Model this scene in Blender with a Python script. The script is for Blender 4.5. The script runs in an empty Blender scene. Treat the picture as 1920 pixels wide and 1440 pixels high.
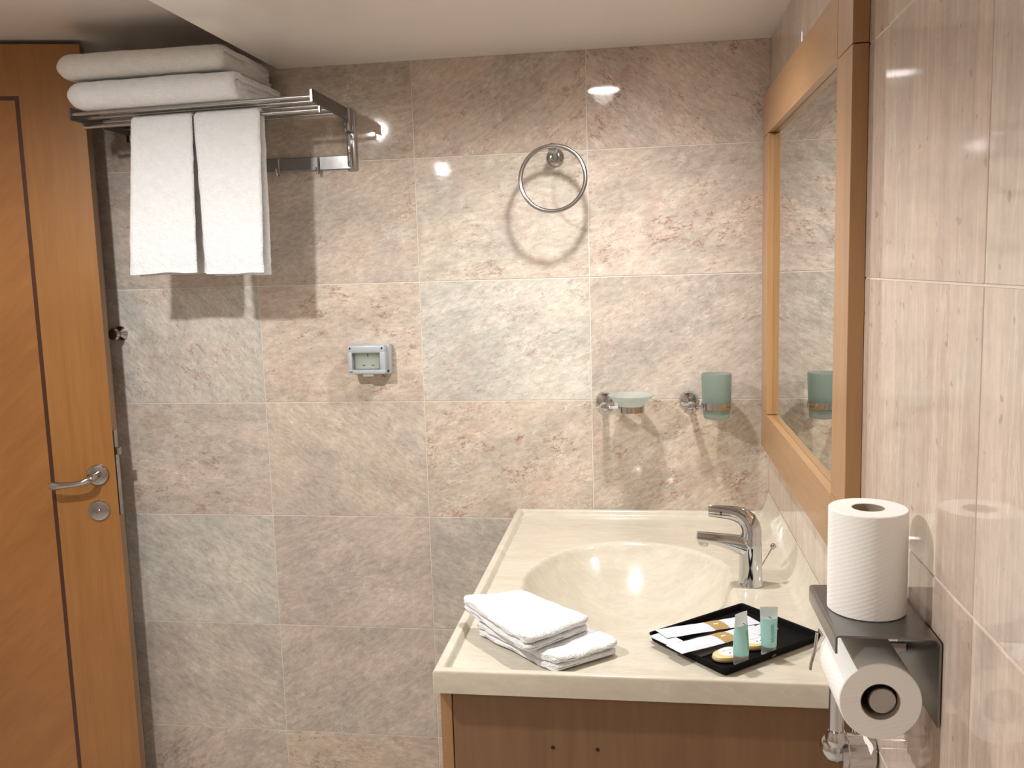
import bpy, bmesh, math, random
from mathutils import Vector, Matrix, noise
random.seed(7)
S = bpy.context.scene
COL = S.collection
PI = math.pi

# ------------------------------------------------------------------ camera
def cam_matrix(rx, ry, rz):
    X = Matrix.Rotation(rx, 3, 'X'); Y = Matrix.Rotation(ry, 3, 'Y'); Z = Matrix.Rotation(rz, 3, 'Z')
    M = Z @ X @ Y
    r, f, u = M.col[0], M.col[1], M.col[2]
    return Matrix((( r[0], u[0], -f[0]), (r[1], u[1], -f[1]), (r[2], u[2], -f[2])))
cd = bpy.data.cameras.new('camera'); co = bpy.data.objects.new('camera', cd); COL.objects.link(co)
cd.sensor_fit = 'HORIZONTAL'; cd.sensor_width = 36.0; cd.lens = 1704.47 / 1920 * 36
cd.clip_start = 0.05
mw = cam_matrix(-0.12618, 0.02918, 0.14679).to_4x4(); mw.translation = (0.55261, -2.21592, 1.52595)
co.matrix_world = mw
S.camera = co

# ------------------------------------------------------------------ world, lights, exposure
w = bpy.data.worlds.new('world'); S.world = w; w.use_nodes = True
w.node_tree.nodes['Background'].inputs[0].default_value = (0.9, 0.93, 1.0, 1)
w.node_tree.nodes['Background'].inputs[1].default_value = 0.05
S.view_settings.view_transform = 'Standard'; S.view_settings.look = 'None'
S.view_settings.gamma = 1.0; S.view_settings.use_curve_mapping = False
S.view_settings.exposure = 1.58
ZC = 2.0305          # lower ceiling
ZU = 2.098           # raised ceiling on the left
LAMPS = [((0.444, -0.478, ZC), 10.5, 165), ((-0.47, -1.30, ZU), 22.5, 179), ((-0.53, -2.74, ZU), 8.0, 179)]
for i, (p, e, a) in enumerate(LAMPS):
    ld = bpy.data.lights.new('downlight_beam', 'SPOT'); ld.energy = e; ld.color = (1.0, 0.975, 0.945)
    ld.spot_size = math.radians(a); ld.spot_blend = 1.0 if i == 0 else 0.45; ld.shadow_soft_size = 0.028
    lo = bpy.data.objects.new('downlight_beam', ld); COL.objects.link(lo); lo.location = (p[0], p[1], p[2] - 0.018)

# ------------------------------------------------------------------ materials
def newmat(name):
    m = bpy.data.materials.new(name); m.use_nodes = True
    nt = m.node_tree; b = nt.nodes['Principled BSDF']
    return m, nt, b
def N(nt, t, **k):
    n = nt.nodes.new(t)
    for a, v in k.items():
        if a.startswith('i_'):
            key = a[2:]
            n.inputs[int(key) if key.isdigit() else key.replace('_', ' ')].default_value = v
        else: setattr(n, a, v)
    return n
def ramp(nt, src, stops, interp='LINEAR'):
    r = nt.nodes.new('ShaderNodeValToRGB'); nt.links.new(src, r.inputs[0])
    cr = r.color_ramp; cr.interpolation = interp
    while len(cr.elements) < len(stops): cr.elements.new(0.5)
    for e, (p, c) in zip(cr.elements, stops):
        e.position = p; e.color = c if len(c) == 4 else (*c, 1)
    return r
def mixc(nt, fac, a, b, mode='MIX'):
    m = nt.nodes.new('ShaderNodeMix'); m.data_type = 'RGBA'; m.blend_type = mode
    for s, v in ((0, fac), (6, a), (7, b)):
        if isinstance(v, bpy.types.NodeSocket): nt.links.new(v, m.inputs[s])
        else: m.inputs[s].default_value = v if s == 0 else (*v, 1)
    return m.outputs[2]
def math_(nt, op, a, b=None, c=None):
    m = nt.nodes.new('ShaderNodeMath'); m.operation = op; m.use_clamp = False
    for i, v in enumerate((a, b, c)):
        if v is None: continue
        if isinstance(v, bpy.types.NodeSocket): nt.links.new(v, m.inputs[i])
        else: m.inputs[i].default_value = v
    return m.outputs[0]
def bump(nt, b, h, s, d=0.001):
    bp = nt.nodes.new('ShaderNodeBump'); bp.inputs['Strength'].default_value = s; bp.inputs['Distance'].default_value = d
    nt.links.new(h, bp.inputs['Height']); nt.links.new(bp.outputs[0], b.inputs['Normal'])

def plain(name, col, rough=0.5, metal=0.0, coat=0.0, noise_amt=0.04, scale=30.0, spec=0.5):
    m, nt, b = newmat(name)
    tc = N(nt, 'ShaderNodeTexCoord'); n = N(nt, 'ShaderNodeTexNoise', i_Scale=scale, i_Detail=3.0)
    nt.links.new(tc.outputs['Object'], n.inputs['Vector'])
    c = mixc(nt, n.outputs['Fac'], tuple(x * (1 - noise_amt) for x in col), tuple(min(1, x * (1 + noise_amt)) for x in col))
    nt.links.new(c, b.inputs['Base Color'])
    b.inputs['Roughness'].default_value = rough; b.inputs['Metallic'].default_value = metal
    b.inputs['Coat Weight'].default_value = coat; b.inputs['Specular IOR Level'].default_value = spec
    return m

def tile_coords(nt, stretch, rot):
    """tile-local coordinates with a per-tile offset and rotation"""
    tc = N(nt, 'ShaderNodeTexCoord'); oi = N(nt, 'ShaderNodeObjectInfo')
    off = N(nt, 'ShaderNodeVectorMath', operation='SCALE'); off.inputs[0].default_value = (37.0, 53.0, 29.0)
    nt.links.new(oi.outputs['Random'], off.inputs['Scale'])
    add = N(nt, 'ShaderNodeVectorMath', operation='ADD')
    nt.links.new(tc.outputs['Object'], add.inputs[0]); nt.links.new(off.outputs[0], add.inputs[1])
    vr = N(nt, 'ShaderNodeVectorRotate', rotation_type='Y_AXIS')
    nt.links.new(add.outputs[0], vr.inputs['Vector'])
    ang = math_(nt, 'MULTIPLY_ADD', oi.outputs['Random'], 1.9, rot - 1.0); nt.links.new(ang, vr.inputs['Angle'])
    mp = N(nt, 'ShaderNodeMapping'); mp.inputs['Scale'].default_value = stretch
    nt.links.new(vr.outputs[0], mp.inputs['Vector'])
    return oi, add.outputs[0], mp.outputs[0]

def ridge(nt, vec, scale, detail, width, dist=0.0, rough=0.6):
    n = N(nt, 'ShaderNodeTexNoise', i_Scale=scale, i_Detail=detail, i_Roughness=rough, i_Distortion=dist)
    nt.links.new(vec, n.inputs['Vector'])
    a = math_(nt, 'ABSOLUTE', math_(nt, 'SUBTRACT', n.outputs['Fac'], 0.5))
    r = N(nt, 'ShaderNodeMapRange', interpolation_type='SMOOTHSTEP', i_1=0.0, i_2=width, i_3=1.0, i_4=0.0)
    nt.links.new(a, r.inputs[0]); return r.outputs[0]
def band(nt, vec, scale, lo, hi, detail=3.0, rough=0.55, dist=0.0):
    n = N(nt, 'ShaderNodeTexNoise', i_Scale=scale, i_Detail=detail, i_Roughness=rough, i_Distortion=dist)
    nt.links.new(vec, n.inputs['Vector'])
    r = N(nt, 'ShaderNodeMapRange', interpolation_type='SMOOTHSTEP', i_1=lo, i_2=hi, i_3=0.0, i_4=1.0)
    nt.links.new(n.outputs['Fac'], r.inputs[0]); return r.outputs[0]

def marble():
    m, nt, b = newmat('pink beige marble')
    oi, raw, v = tile_coords(nt, (1.0, 1.0, 2.4), 0.1)
    col = oi.outputs['Color']; alpha = oi.outputs['Alpha']
    off = N(nt, 'ShaderNodeVectorMath', operation='ADD'); off.inputs[1].default_value = (9.1, 3.3, 5.7); nt.links.new(raw, off.inputs[0])
    base = mixc(nt, 1.0, col, mixc(nt, band(nt, v, 5.0, 0.36, 0.64, 7.0, 0.6), (0.86, 0.87, 0.88), (1.08, 1.06, 1.04)), 'MULTIPLY')
    # pink and olive patches with ragged edges
    pink = math_(nt, 'MULTIPLY', math_(nt, 'MULTIPLY', band(nt, raw, 6.5, 0.50, 0.62, 10.0, 0.72), alpha), 0.50)
    base = mixc(nt, pink, base, (0.50, 0.345, 0.285))
    olive = math_(nt, 'MULTIPLY', math_(nt, 'MULTIPLY', band(nt, off.outputs[0], 4.5, 0.56, 0.66, 9.0, 0.7), alpha), 0.45)
    base = mixc(nt, olive, base, (0.40, 0.335, 0.22))
    # pale mottling
    pale = math_(nt, 'MULTIPLY', band(nt, off.outputs[0], 19.0, 0.50, 0.66, 9.0, 0.72), 0.38)
    base = mixc(nt, pale, base, (0.66, 0.60, 0.53))
    # broken red brown cracks
    brk = band(nt, raw, 30.0, 0.44, 0.58, 5.0, 0.65); mask = band(nt, off.outputs[0], 7.0, 0.44, 0.60, 5.0, 0.65)
    cr = math_(nt, 'MULTIPLY', math_(nt, 'MULTIPLY', ridge(nt, v, 8.0, 12.0, 0.026, 0.25, 0.74), mask), brk)
    cr = math_(nt, 'MULTIPLY', cr, math_(nt, 'MULTIPLY_ADD', alpha, 0.95, 0.22))
    base = mixc(nt, math_(nt, 'MULTIPLY', cr, 0.95), base, (0.30, 0.145, 0.105))
    cr2 = math_(nt, 'MULTIPLY', math_(nt, 'MULTIPLY', ridge(nt, v, 21.0, 10.0, 0.018, 0.3, 0.7), band(nt, raw, 9.0, 0.46, 0.58, 5.0, 0.65)), math_(nt, 'MULTIPLY_ADD', alpha, 0.40, 0.25))
    base = mixc(nt, cr2, base, (0.27, 0.19, 0.14))
    gs = math_(nt, 'MULTIPLY', math_(nt, 'MULTIPLY', ridge(nt, v, 2.6, 10.0, 0.007, 0.3, 0.62), band(nt, raw, 5.0, 0.50, 0.60)), 0.35)
    base = mixc(nt, gs, base, (0.80, 0.75, 0.68))
    pit = N(nt, 'ShaderNodeTexNoise', i_Scale=85.0, i_Detail=3.0, i_Roughness=0.6); nt.links.new(v, pit.inputs['Vector'])
    pr = N(nt, 'ShaderNodeMapRange', i_1=0.64, i_2=0.72, i_3=0.0, i_4=1.0); nt.links.new(pit.outputs['Fac'], pr.inputs[0])
    base = mixc(nt, math_(nt, 'MULTIPLY', pr.outputs[0], 0.6), base, (0.24, 0.17, 0.12))
    fine = band(nt, v, 42.0, 0.30, 0.70, 9.0, 0.75)
    base = mixc(nt, 1.0, base, mixc(nt, fine, (0.80, 0.79, 0.78), (1.13, 1.13, 1.13)), 'MULTIPLY')
    base = mixc(nt, 1.0, base, (1.09, 1.14, 1.16), 'MULTIPLY')
    nt.links.new(base, b.inputs['Base Color'])
    b.inputs['Roughness'].default_value = 0.05; b.inputs['Specular IOR Level'].default_value = 0.5
    bump(nt, b, pit.outputs['Fac'], 0.05, 0.0006)
    return m
def vein_stone():
    m, nt, b = newmat('vein cut beige marble')
    oi, raw, v = tile_coords(nt, (1, 1, 1), 0.0)
    mp = N(nt, 'ShaderNodeMapping'); mp.inputs['Scale'].default_value = (1, 14, 1.0); nt.links.new(raw, mp.inputs['Vector'])
    mp2 = N(nt, 'ShaderNodeMapping'); mp2.inputs['Scale'].default_value = (1, 60, 5.0); nt.links.new(raw, mp2.inputs['Vector'])
    col = oi.outputs['Color']
    c = mixc(nt, band(nt, mp.outputs[0], 1.6, 0.3, 0.7, 6.0), (0.88, 0.87, 0.85), (1.08, 1.05, 1.02))
    base = mixc(nt, 1.0, col, c, 'MULTIPLY')
    fine = band(nt, mp2.outputs[0], 2.2, 0.25, 0.75, 6.0)
    base = mixc(nt, 1.0, base, mixc(nt, fine, (0.92, 0.915, 0.91), (1.06, 1.06, 1.07)), 'MULTIPLY')
    pk = math_(nt, 'MULTIPLY', band(nt, mp.outputs[0], 0.9, 0.52, 0.7, 4.0), 0.5)
    base = mixc(nt, pk, base, (0.46, 0.34, 0.28))
    gs = math_(nt, 'MULTIPLY', ridge(nt, mp.outputs[0], 0.9, 6.0, 0.01, 0.6), 0.35)
    base = mixc(nt, gs, base, (0.74, 0.66, 0.58))
    base = mixc(nt, 1.0, base, mixc(nt, band(nt, raw, 40.0, 0.3, 0.7, 9.0, 0.75), (0.92, 0.92, 0.92), (1.07, 1.07, 1.07)), 'MULTIPLY')
    base = mixc(nt, 1.0, base, (1.10, 1.14, 1.16), 'MULTIPLY')
    pit = band(nt, raw, 60.0, 0.70, 0.76, 1.0)
    base = mixc(nt, math_(nt, 'MULTIPLY', pit, 0.5), base, (0.28, 0.22, 0.17))
    nt.links.new(base, b.inputs['Base Color'])
    b.inputs['Roughness'].default_value = 0.06
    bump(nt, b, fine, 0.03, 0.0005)
    return m
def wood(name, c1, c2, axis='Z', rough=0.35, coat=0.25, scale=1.0, rot=0.0):
    m, nt, b = newmat(name)
    tc = N(nt, 'ShaderNodeTexCoord'); mp = N(nt, 'ShaderNodeMapping')
    s = {'X': (2, 26, 26), 'Y': (26, 2, 26), 'Z': (26, 26, 2)}[axis]
    mp.inputs['Scale'].default_value = tuple(k * scale for k in s)
    vr = N(nt, 'ShaderNodeVectorRotate', rotation_type='Y_AXIS', i_Angle=rot); nt.links.new(tc.outputs['Object'], vr.inputs['Vector'])
    nt.links.new(vr.outputs[0], mp.inputs['Vector'])
    n1 = N(nt, 'ShaderNodeTexNoise', i_Scale=1.0, i_Detail=6.0, i_Roughness=0.55, i_Distortion=0.6); nt.links.new(mp.outputs[0], n1.inputs['Vector'])
    mp2 = N(nt, 'ShaderNodeMapping'); mp2.inputs['Scale'].default_value = tuple(k * 5 * scale for k in s)
    nt.links.new(vr.outputs[0], mp2.inputs['Vector'])
    n2 = N(nt, 'ShaderNodeTexNoise', i_Scale=1.0, i_Detail=3.0); nt.links.new(mp2.outputs[0], n2.inputs['Vector'])
    n3 = N(nt, 'ShaderNodeTexNoise', i_Scale=3.5, i_Detail=2.0); nt.links.new(tc.outputs['Object'], n3.inputs['Vector'])
    r = ramp(nt, n1.outputs['Fac'], [(0.25, c1), (0.75, c2)])
    c = mixc(nt, 1.0, r.outputs[0], mixc(nt, n2.outputs['Fac'], (0.87, 0.86, 0.84), (1.12, 1.12, 1.12)), 'MULTIPLY')
    c = mixc(nt, 1.0, c, mixc(nt, n3.outputs['Fac'], (0.86, 0.84, 0.80), (1.12, 1.12, 1.14)), 'MULTIPLY')
    nt.links.new(c, b.inputs['Base Color'])
    b.inputs['Roughness'].default_value = rough; b.inputs['Coat Weight'].default_value = coat; b.inputs['Coat Roughness'].default_value = 0.15
    bump(nt, b, n2.outputs['Fac'], 0.06, 0.0005)
    return m
def terry(name, col=(0.89, 0.91, 0.93)):
    m, nt, b = newmat(name)
    tc = N(nt, 'ShaderNodeTexCoord')
    n = N(nt, 'ShaderNodeTexNoise', i_Scale=480.0, i_Detail=2.0); nt.links.new(tc.outputs['Object'], n.inputs['Vector'])
    n2 = N(nt, 'ShaderNodeTexNoise', i_Scale=60.0, i_Detail=4.0); nt.links.new(tc.outputs['Object'], n2.inputs['Vector'])
    c = mixc(nt, n2.outputs['Fac'], tuple(x * .93 for x in col), tuple(min(1, x * 1.06) for x in col))
    nt.links.new(c, b.inputs['Base Color'])
    b.inputs['Roughness'].default_value = 0.95; b.inputs['Sheen Weight'].default_value = 0.35; b.inputs['Specular IOR Level'].default_value = 0.15
    b.inputs['Subsurface Weight'].default_value = 0.0
    h = math_(nt, 'MULTIPLY_ADD', n2.outputs['Fac'], 2.0, n.outputs['Fac'])
    bump(nt, b, h, 0.8, 0.0035)
    return m
def chrome(name, col=(0.78, 0.78, 0.79), rough=0.07, brushed=False):
    m, nt, b = newmat(name)
    tc = N(nt, 'ShaderNodeTexCoord'); mp = N(nt, 'ShaderNodeMapping')
    mp.inputs['Scale'].default_value = (8, 200, 200) if brushed else (20, 20, 20)
    nt.links.new(tc.outputs['Object'], mp.inputs['Vector'])
    n = N(nt, 'ShaderNodeTexNoise', i_Scale=1.0, i_Detail=2.0); nt.links.new(mp.outputs[0], n.inputs['Vector'])
    r = N(nt, 'ShaderNodeMapRange', i_1=0.0, i_2=1.0, i_3=rough * 0.8, i_4=rough * 1.25); nt.links.new(n.outputs['Fac'], r.inputs[0])
    nt.links.new(r.outputs[0], b.inputs['Roughness'])
    c = mixc(nt, n.outputs['Fac'], tuple(x * .95 for x in col), col); nt.links.new(c, b.inputs['Base Color'])
    b.inputs['Metallic'].default_value = 1.0
    return m
def frosted(name, col, mixf=0.5):
    m, nt, b = newmat(name)
    tc = N(nt, 'ShaderNodeTexCoord'); n = N(nt, 'ShaderNodeTexNoise', i_Scale=300.0); nt.links.new(tc.outputs['Object'], n.inputs['Vector'])
    b.inputs['Base Color'].default_value = (*col, 1); b.inputs['Roughness'].default_value = 0.55
    b.inputs['Transmission Weight'].default_value = mixf; b.inputs['IOR'].default_value = 1.3
    bump(nt, b, n.outputs['Fac'], 0.1, 0.0005)
    return m
def cultured():
    m, nt, b = newmat('cream cultured marble')
    tc = N(nt, 'ShaderNodeTexCoord'); mp = N(nt, 'ShaderNodeMapping'); mp.inputs['Scale'].default_value = (1.0, 3.0, 2.0)
    mp.inputs['Rotation'].default_value = (0, 0, 0.35)
    nt.links.new(tc.outputs['Object'], mp.inputs['Vector'])
    a = band(nt, mp.outputs[0], 6.0, 0.3, 0.7, 8.0, 0.6, 0.8)
    fine = band(nt, mp.outputs[0], 40.0, 0.3, 0.7, 6.0, 0.6)
    c = mixc(nt, a, (0.58, 0.53, 0.435), (0.65, 0.605, 0.51))
    c = mixc(nt, 1.0, c, mixc(nt, fine, (0.965, 0.96, 0.95), (1.03, 1.03, 1.03)), 'MULTIPLY')
    v = math_(nt, 'MULTIPLY', ridge(nt, mp.outputs[0], 7.0, 7.0, 0.02, 1.0), 0.15)
    c = mixc(nt, v, c, (0.86, 0.82, 0.72))
    nt.links.new(c, b.inputs['Base Color']); b.inputs['Roughness'].default_value = 0.16
    b.inputs['Coat Weight'].default_value = 0.4; b.inputs['Coat Roughness'].default_value = 0.05
    return m
def paper():
    m, nt, b = newmat('embossed tissue paper')
    tc = N(nt, 'ShaderNodeTexCoord')
    # quilted diagonal dimples from cylinder angle and height
    sp = N(nt, 'ShaderNodeSeparateXYZ'); nt.links.new(tc.outputs['Object'], sp.inputs[0])
    ang = math_(nt, 'MULTIPLY', math_(nt, 'ARCTAN2', sp.outputs[1], sp.outputs[0]), 40.0)
    h = math_(nt, 'MULTIPLY', sp.outputs[2], 1000.0)
    s1 = math_(nt, 'SINE', math_(nt, 'ADD', ang, h)); s2 = math_(nt, 'SINE', math_(nt, 'SUBTRACT', math_(nt, 'MULTIPLY', ang, 0.6), math_(nt, 'MULTIPLY', h, 1.3)))
    pr = s2
    b.inputs['Base Color'].default_value = (0.88, 0.88, 0.85, 1); b.inputs['Roughness'].default_value = 0.9
    bump(nt, b, pr, 0.09, 0.0006)
    return m
M = dict(
    marble=marble(), vein=vein_stone(),
    grout=plain('pale grout', (0.72, 0.66, 0.58), 0.8),
    ceil=plain('glossy off white ceiling', (0.82, 0.775, 0.735), 0.14, noise_amt=0.03, scale=3.0),
    floor=plain('floor stone', (0.74, 0.69, 0.64), 0.3, noise_amt=0.15, scale=6.0),
    beech=wood('beech veneer', (0.345, 0.190, 0.082), (0.41, 0.235, 0.107), 'Z'),
    beechh=wood('beech veneer across', (0.345, 0.190, 0.082), (0.41, 0.235, 0.107), 'Y'),
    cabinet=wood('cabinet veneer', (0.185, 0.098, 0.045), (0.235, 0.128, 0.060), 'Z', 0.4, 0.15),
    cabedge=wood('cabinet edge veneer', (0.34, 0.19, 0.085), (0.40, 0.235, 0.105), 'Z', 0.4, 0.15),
    door=wood('amber door veneer', (0.27, 0.115, 0.027), (0.34, 0.157, 0.040), 'Z', 0.38, 0.3),
    doorpanel=wood('diagonal door veneer', (0.27, 0.107, 0.027), (0.33, 0.145, 0.038), 'X', 0.38, 0.3, 0.7, 0.75),
    doorside=wood('door edge veneer', (0.25, 0.14, 0.065), (0.32, 0.18, 0.085), 'Z', 0.5, 0.1),
    inlay=plain('dark inlay', (0.055, 0.018, 0.010), 0.35),
    black=plain('black lacquer', (0.004, 0.004, 0.004), 0.6, noise_amt=0.1, spec=0.08),
    seam=plain('dark seam', (0.02, 0.012, 0.008), 0.8),
    terry=terry('white terry'), terry2=terry('cream white terry', (0.86, 0.86, 0.83)),
    chrome=chrome('chrome', (0.62, 0.63, 0.65)), steel=chrome('brushed steel', (0.46, 0.455, 0.45), 0.25, True),
    satin=chrome('satin nickel', (0.46, 0.46, 0.46), 0.17), dark=chrome('dark steel plate', (0.24, 0.235, 0.23), 0.30, True),
    glass=frosted('frosted green glass', (0.56, 0.655, 0.61), 0.88), dish=frosted('frosted clear glass', (0.74, 0.80, 0.77), 0.8),
    basin=cultured(), paper=paper(), card=plain('cardboard core', (0.33, 0.27, 0.21), 0.9),
    grey=plain('grey plastic', (0.43, 0.47, 0.50), 0.35), greyd=plain('dark grey plastic', (0.24, 0.25, 0.25), 0.4),
    sockw=plain('socket plate', (0.85, 0.87, 0.82), 0.25), blk=plain('black rubber', (0.012, 0.012, 0.012), 0.5),
    white=plain('white paper sachet', (0.66, 0.68, 0.76), 0.55), gold=plain('gold print', (0.40, 0.27, 0.10), 0.4),
    cardg=plain('grey board', (0.27, 0.255, 0.24), 0.5), soap=plain('gold soap wrapper', (0.74, 0.56, 0.27), 0.3, coat=0.3),
    label=plain('cream label', (0.85, 0.84, 0.74), 0.5), ink=plain('blue black ink', (0.03, 0.04, 0.07), 0.5),
    teal=frosted('teal gel tube', (0.45, 0.78, 0.76), 0.30), clear=frosted('clear milky plastic', (0.80, 0.84, 0.82), 0.88),
    tealink=plain('green ink', (0.10, 0.30, 0.25), 0.5),
)
m, nt, b = newmat('mirror glass'); b.inputs['Metallic'].default_value = 1.0; b.inputs['Roughness'].default_value = 0.012
tc = N(nt, 'ShaderNodeTexCoord'); n_ = N(nt, 'ShaderNodeTexNoise', i_Scale=4.0); nt.links.new(tc.outputs['Object'], n_.inputs['Vector'])
nt.links.new(mixc(nt, n_.outputs['Fac'], (0.70, 0.73, 0.71), (0.74, 0.77, 0.75)), b.inputs['Base Color']); M['mirror'] = m
m, nt, b = newmat('socket window'); b.inputs['Base Color'].default_value = (0.9, 0.93, 0.9, 1); b.inputs['Transmission Weight'].default_value = 1.0
b.inputs['Roughness'].default_value = 0.12; b.inputs['IOR'].default_value = 1.3; M['window'] = m
m, nt, b = newmat('lamp lens'); b.inputs['Base Color'].default_value = (1, 1, 1, 1)
b.inputs['Emission Color'].default_value = (1.0, 0.96, 0.92, 1); b.inputs['Emission Strength'].default_value = 30.0; M['lens'] = m

# ------------------------------------------------------------------ geometry helpers
class G:
    def __init__(s): s.v = []; s.f = []
    def add(s, v, f):
        o = len(s.v); s.v += [Vector(p) for p in v]; s.f += [tuple(i + o for i in q) for q in f]; return s
    def bm(s, bmx):
        bmx.verts.ensure_lookup_table(); bmx.verts.index_update()
        s.add([v.co.copy() for v in bmx.verts], [[v.index for v in f.verts] for f in bmx.faces]); bmx.free(); return s
    def box(s, a, b_, bev=0.0, seg=2):
        x0, y0, z0 = a; x1, y1, z1 = b_
        bmx = bmesh.new(); bmesh.ops.create_cube(bmx, size=1.0)
        for v in bmx.verts:
            v.co = Vector(((x0 + x1) / 2 + v.co.x * (x1 - x0), (y0 + y1) / 2 + v.co.y * (y1 - y0), (z0 + z1) / 2 + v.co.z * (z1 - z0)))
        if bev: bmesh.ops.bevel(bmx, geom=bmx.edges[:], offset=bev, segments=seg, affect='EDGES', profile=0.5)
        return s.bm(bmx)
    def lathe(s, prof, o=(0, 0, 0), d=(0, 0, 1), n=32, sx=1.0, sy=1.0, ref=None):
        """prof: list of (r, h) along axis d from o"""
        d = Vector(d).normalized(); a = Vector(ref) if ref else (Vector((1, 0, 0)) if abs(d.x) < .9 else Vector((0, 1, 0)))
        u = (a - d * a.dot(d)).normalized(); w_ = d.cross(u); o = Vector(o); V = []; F = []
        for r, h in prof:
            for k in range(n):
                t = 2 * PI * k / n; V.append(o + d * h + u * (max(r, 1e-5) * math.cos(t) * sx) + w_ * (max(r, 1e-5) * math.sin(t) * sy))
        for i in range(len(prof) - 1):
            for k in range(n):
                q = (k + 1) % n; F.append((i * n + k, i * n + q, (i + 1) * n + q, (i + 1) * n + k))
        if prof[0] != prof[-1]:
            F.append(tuple(range(n))[::-1]); F.append(tuple((len(prof) - 1) * n + k for k in range(n)))
        return s.add(V, F)
    def cyl(s, p, q, r, n=24, bev=0.0, r2=None):
        p, q = Vector(p), Vector(q); L = (q - p).length; r2 = r if r2 is None else r2
        pr = [(r, 0), (r2, L)] if not bev else [(r - bev, 0), (r, bev), (r2, L - bev), (r2 - bev, L)]
        return s.lathe(pr, p, q - p, n)
    def tube(s, pts, r, n=12, closed=False, sec=None):
        """sweep; r float or list; sec=(a,b) elliptical section scale"""
        P = [Vector(p) for p in pts]; m_ = len(P); V = []; F = []; up = None
        for i, p in enumerate(P):
            if closed: t = (P[(i + 1) % m_] - P[i - 1]).normalized()
            else: t = (P[min(i + 1, m_ - 1)] - P[max(i - 1, 0)]).normalized()
            if up is None:
                a = Vector((0, 0, 1)) if abs(t.z) < .9 else Vector((0, 1, 0)); up = (a - t * a.dot(t)).normalized()
            else: up = (up - t * up.dot(t)).normalized()
            sd = t.cross(up); rr = r[i] if isinstance(r, (list, tuple)) else r
            sc = sec[i] if isinstance(sec, list) else (sec or (1, 1))
            for k in range(n):
                g = 2 * PI * k / n; V.append(p + up * (rr * sc[0] * math.cos(g)) + sd * (rr * sc[1] * math.sin(g)))
        for i in range(m_ if closed else m_ - 1):
            j = (i + 1) % m_
            for k in range(n):
                q = (k + 1) % n; F.append((i * n + k, i * n + q, j * n + q, j * n + k))
        if not closed: F.append(tuple(range(n))[::-1]); F.append(tuple((m_ - 1) * n + k for k in range(n)))
        return s.add(V, F)
    def grid(s, nu, nv, fn):
        V = [fn(i / nu, j / nv) for j in range(nv + 1) for i in range(nu + 1)]; w_ = nu + 1
        return s.add(V, [(j * w_ + i, j * w_ + i + 1, (j + 1) * w_ + i + 1, (j + 1) * w_ + i) for j in range(nv) for i in range(nu)])
    def prism(s, poly, h0, h1, f3):
        """poly 2D outline; f3(u,v,h)->3D"""
        n = len(poly); V = [f3(u, v, h0) for u, v in poly] + [f3(u, v, h1) for u, v in poly]
        F = [tuple(range(n))[::-1], tuple(range(n, 2 * n))] + [(i, (i + 1) % n, (i + 1) % n + n, i + n) for i in range(n)]
        return s.add(V, F)
    def xf(s, fn): s.v = [Vector(fn(p)) for p in s.v]; return s

ROOT = {}
def root_inv(o):
    while o.parent: o = o.parent
    return ROOT.get(o.name, Matrix.Identity(4)).inverted()
def empty(name, loc, label, cat, group=None, rz=0.0):
    o = bpy.data.objects.new(name, None); COL.objects.link(o); o.location = loc; o.rotation_euler = (0, 0, rz)
    o.empty_display_size = 0.05
    ROOT[o.name] = Matrix.Translation(loc) @ Matrix.Rotation(rz, 4, 'Z')
    o['label'] = label; o['category'] = cat
    if group: o['group'] = group
    return o
def build(name, g, mat, parent=None, smooth=True, label=None, cat=None, group=None, kind=None, origin=None, ang=35, local=False):
    me = bpy.data.meshes.new(name)
    if parent is not None:
        # sub-parts inherit the frame of the top-level object
        top = parent
        while top.parent: top = top.parent
        inv = ROOT.get(top.name, Matrix.Identity(4)).inverted() if not local else Matrix.Identity(4)
    else:
        if origin is None:
            xs = [p.x for p in g.v]; ys = [p.y for p in g.v]; zs = [p.z for p in g.v]
            origin = ((min(xs) + max(xs)) / 2, (min(ys) + max(ys)) / 2, min(zs))
        inv = Matrix.Translation(origin).inverted()
    me.from_pydata([inv @ p for p in g.v], [], g.f); me.update()
    bmx = bmesh.new(); bmx.from_mesh(me); bmesh.ops.recalc_face_normals(bmx, faces=bmx.faces[:])
    if smooth:
        for f in bmx.faces: f.smooth = True
        for e in bmx.edges:
            if len(e.link_faces) == 2 and e.calc_face_angle(0) > math.radians(ang): e.smooth = False
    bmx.to_mesh(me); bmx.free()
    me.materials.append(M[mat])
    o = bpy.data.objects.new(name, me); COL.objects.link(o)
    if parent is not None: o.parent = parent
    else:
        o.location = origin; ROOT[o.name] = Matrix.Translation(origin)
        if cat: o['category'] = cat
    if label: o['label'] = label
    if group: o['group'] = group
    if kind: o['kind'] = kind
    return o
def arc(c, r, a0, a1, n, f):
    return [f(c[0] + r * math.cos(a0 + (a1 - a0) * i / n), c[1] + r * math.sin(a0 + (a1 - a0) * i / n)) for i in range(n + 1)]
def nz(p, s, seed=0.0): return noise.noise(Vector(p) * s + Vector((seed, seed * 1.7, -seed)))

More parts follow.
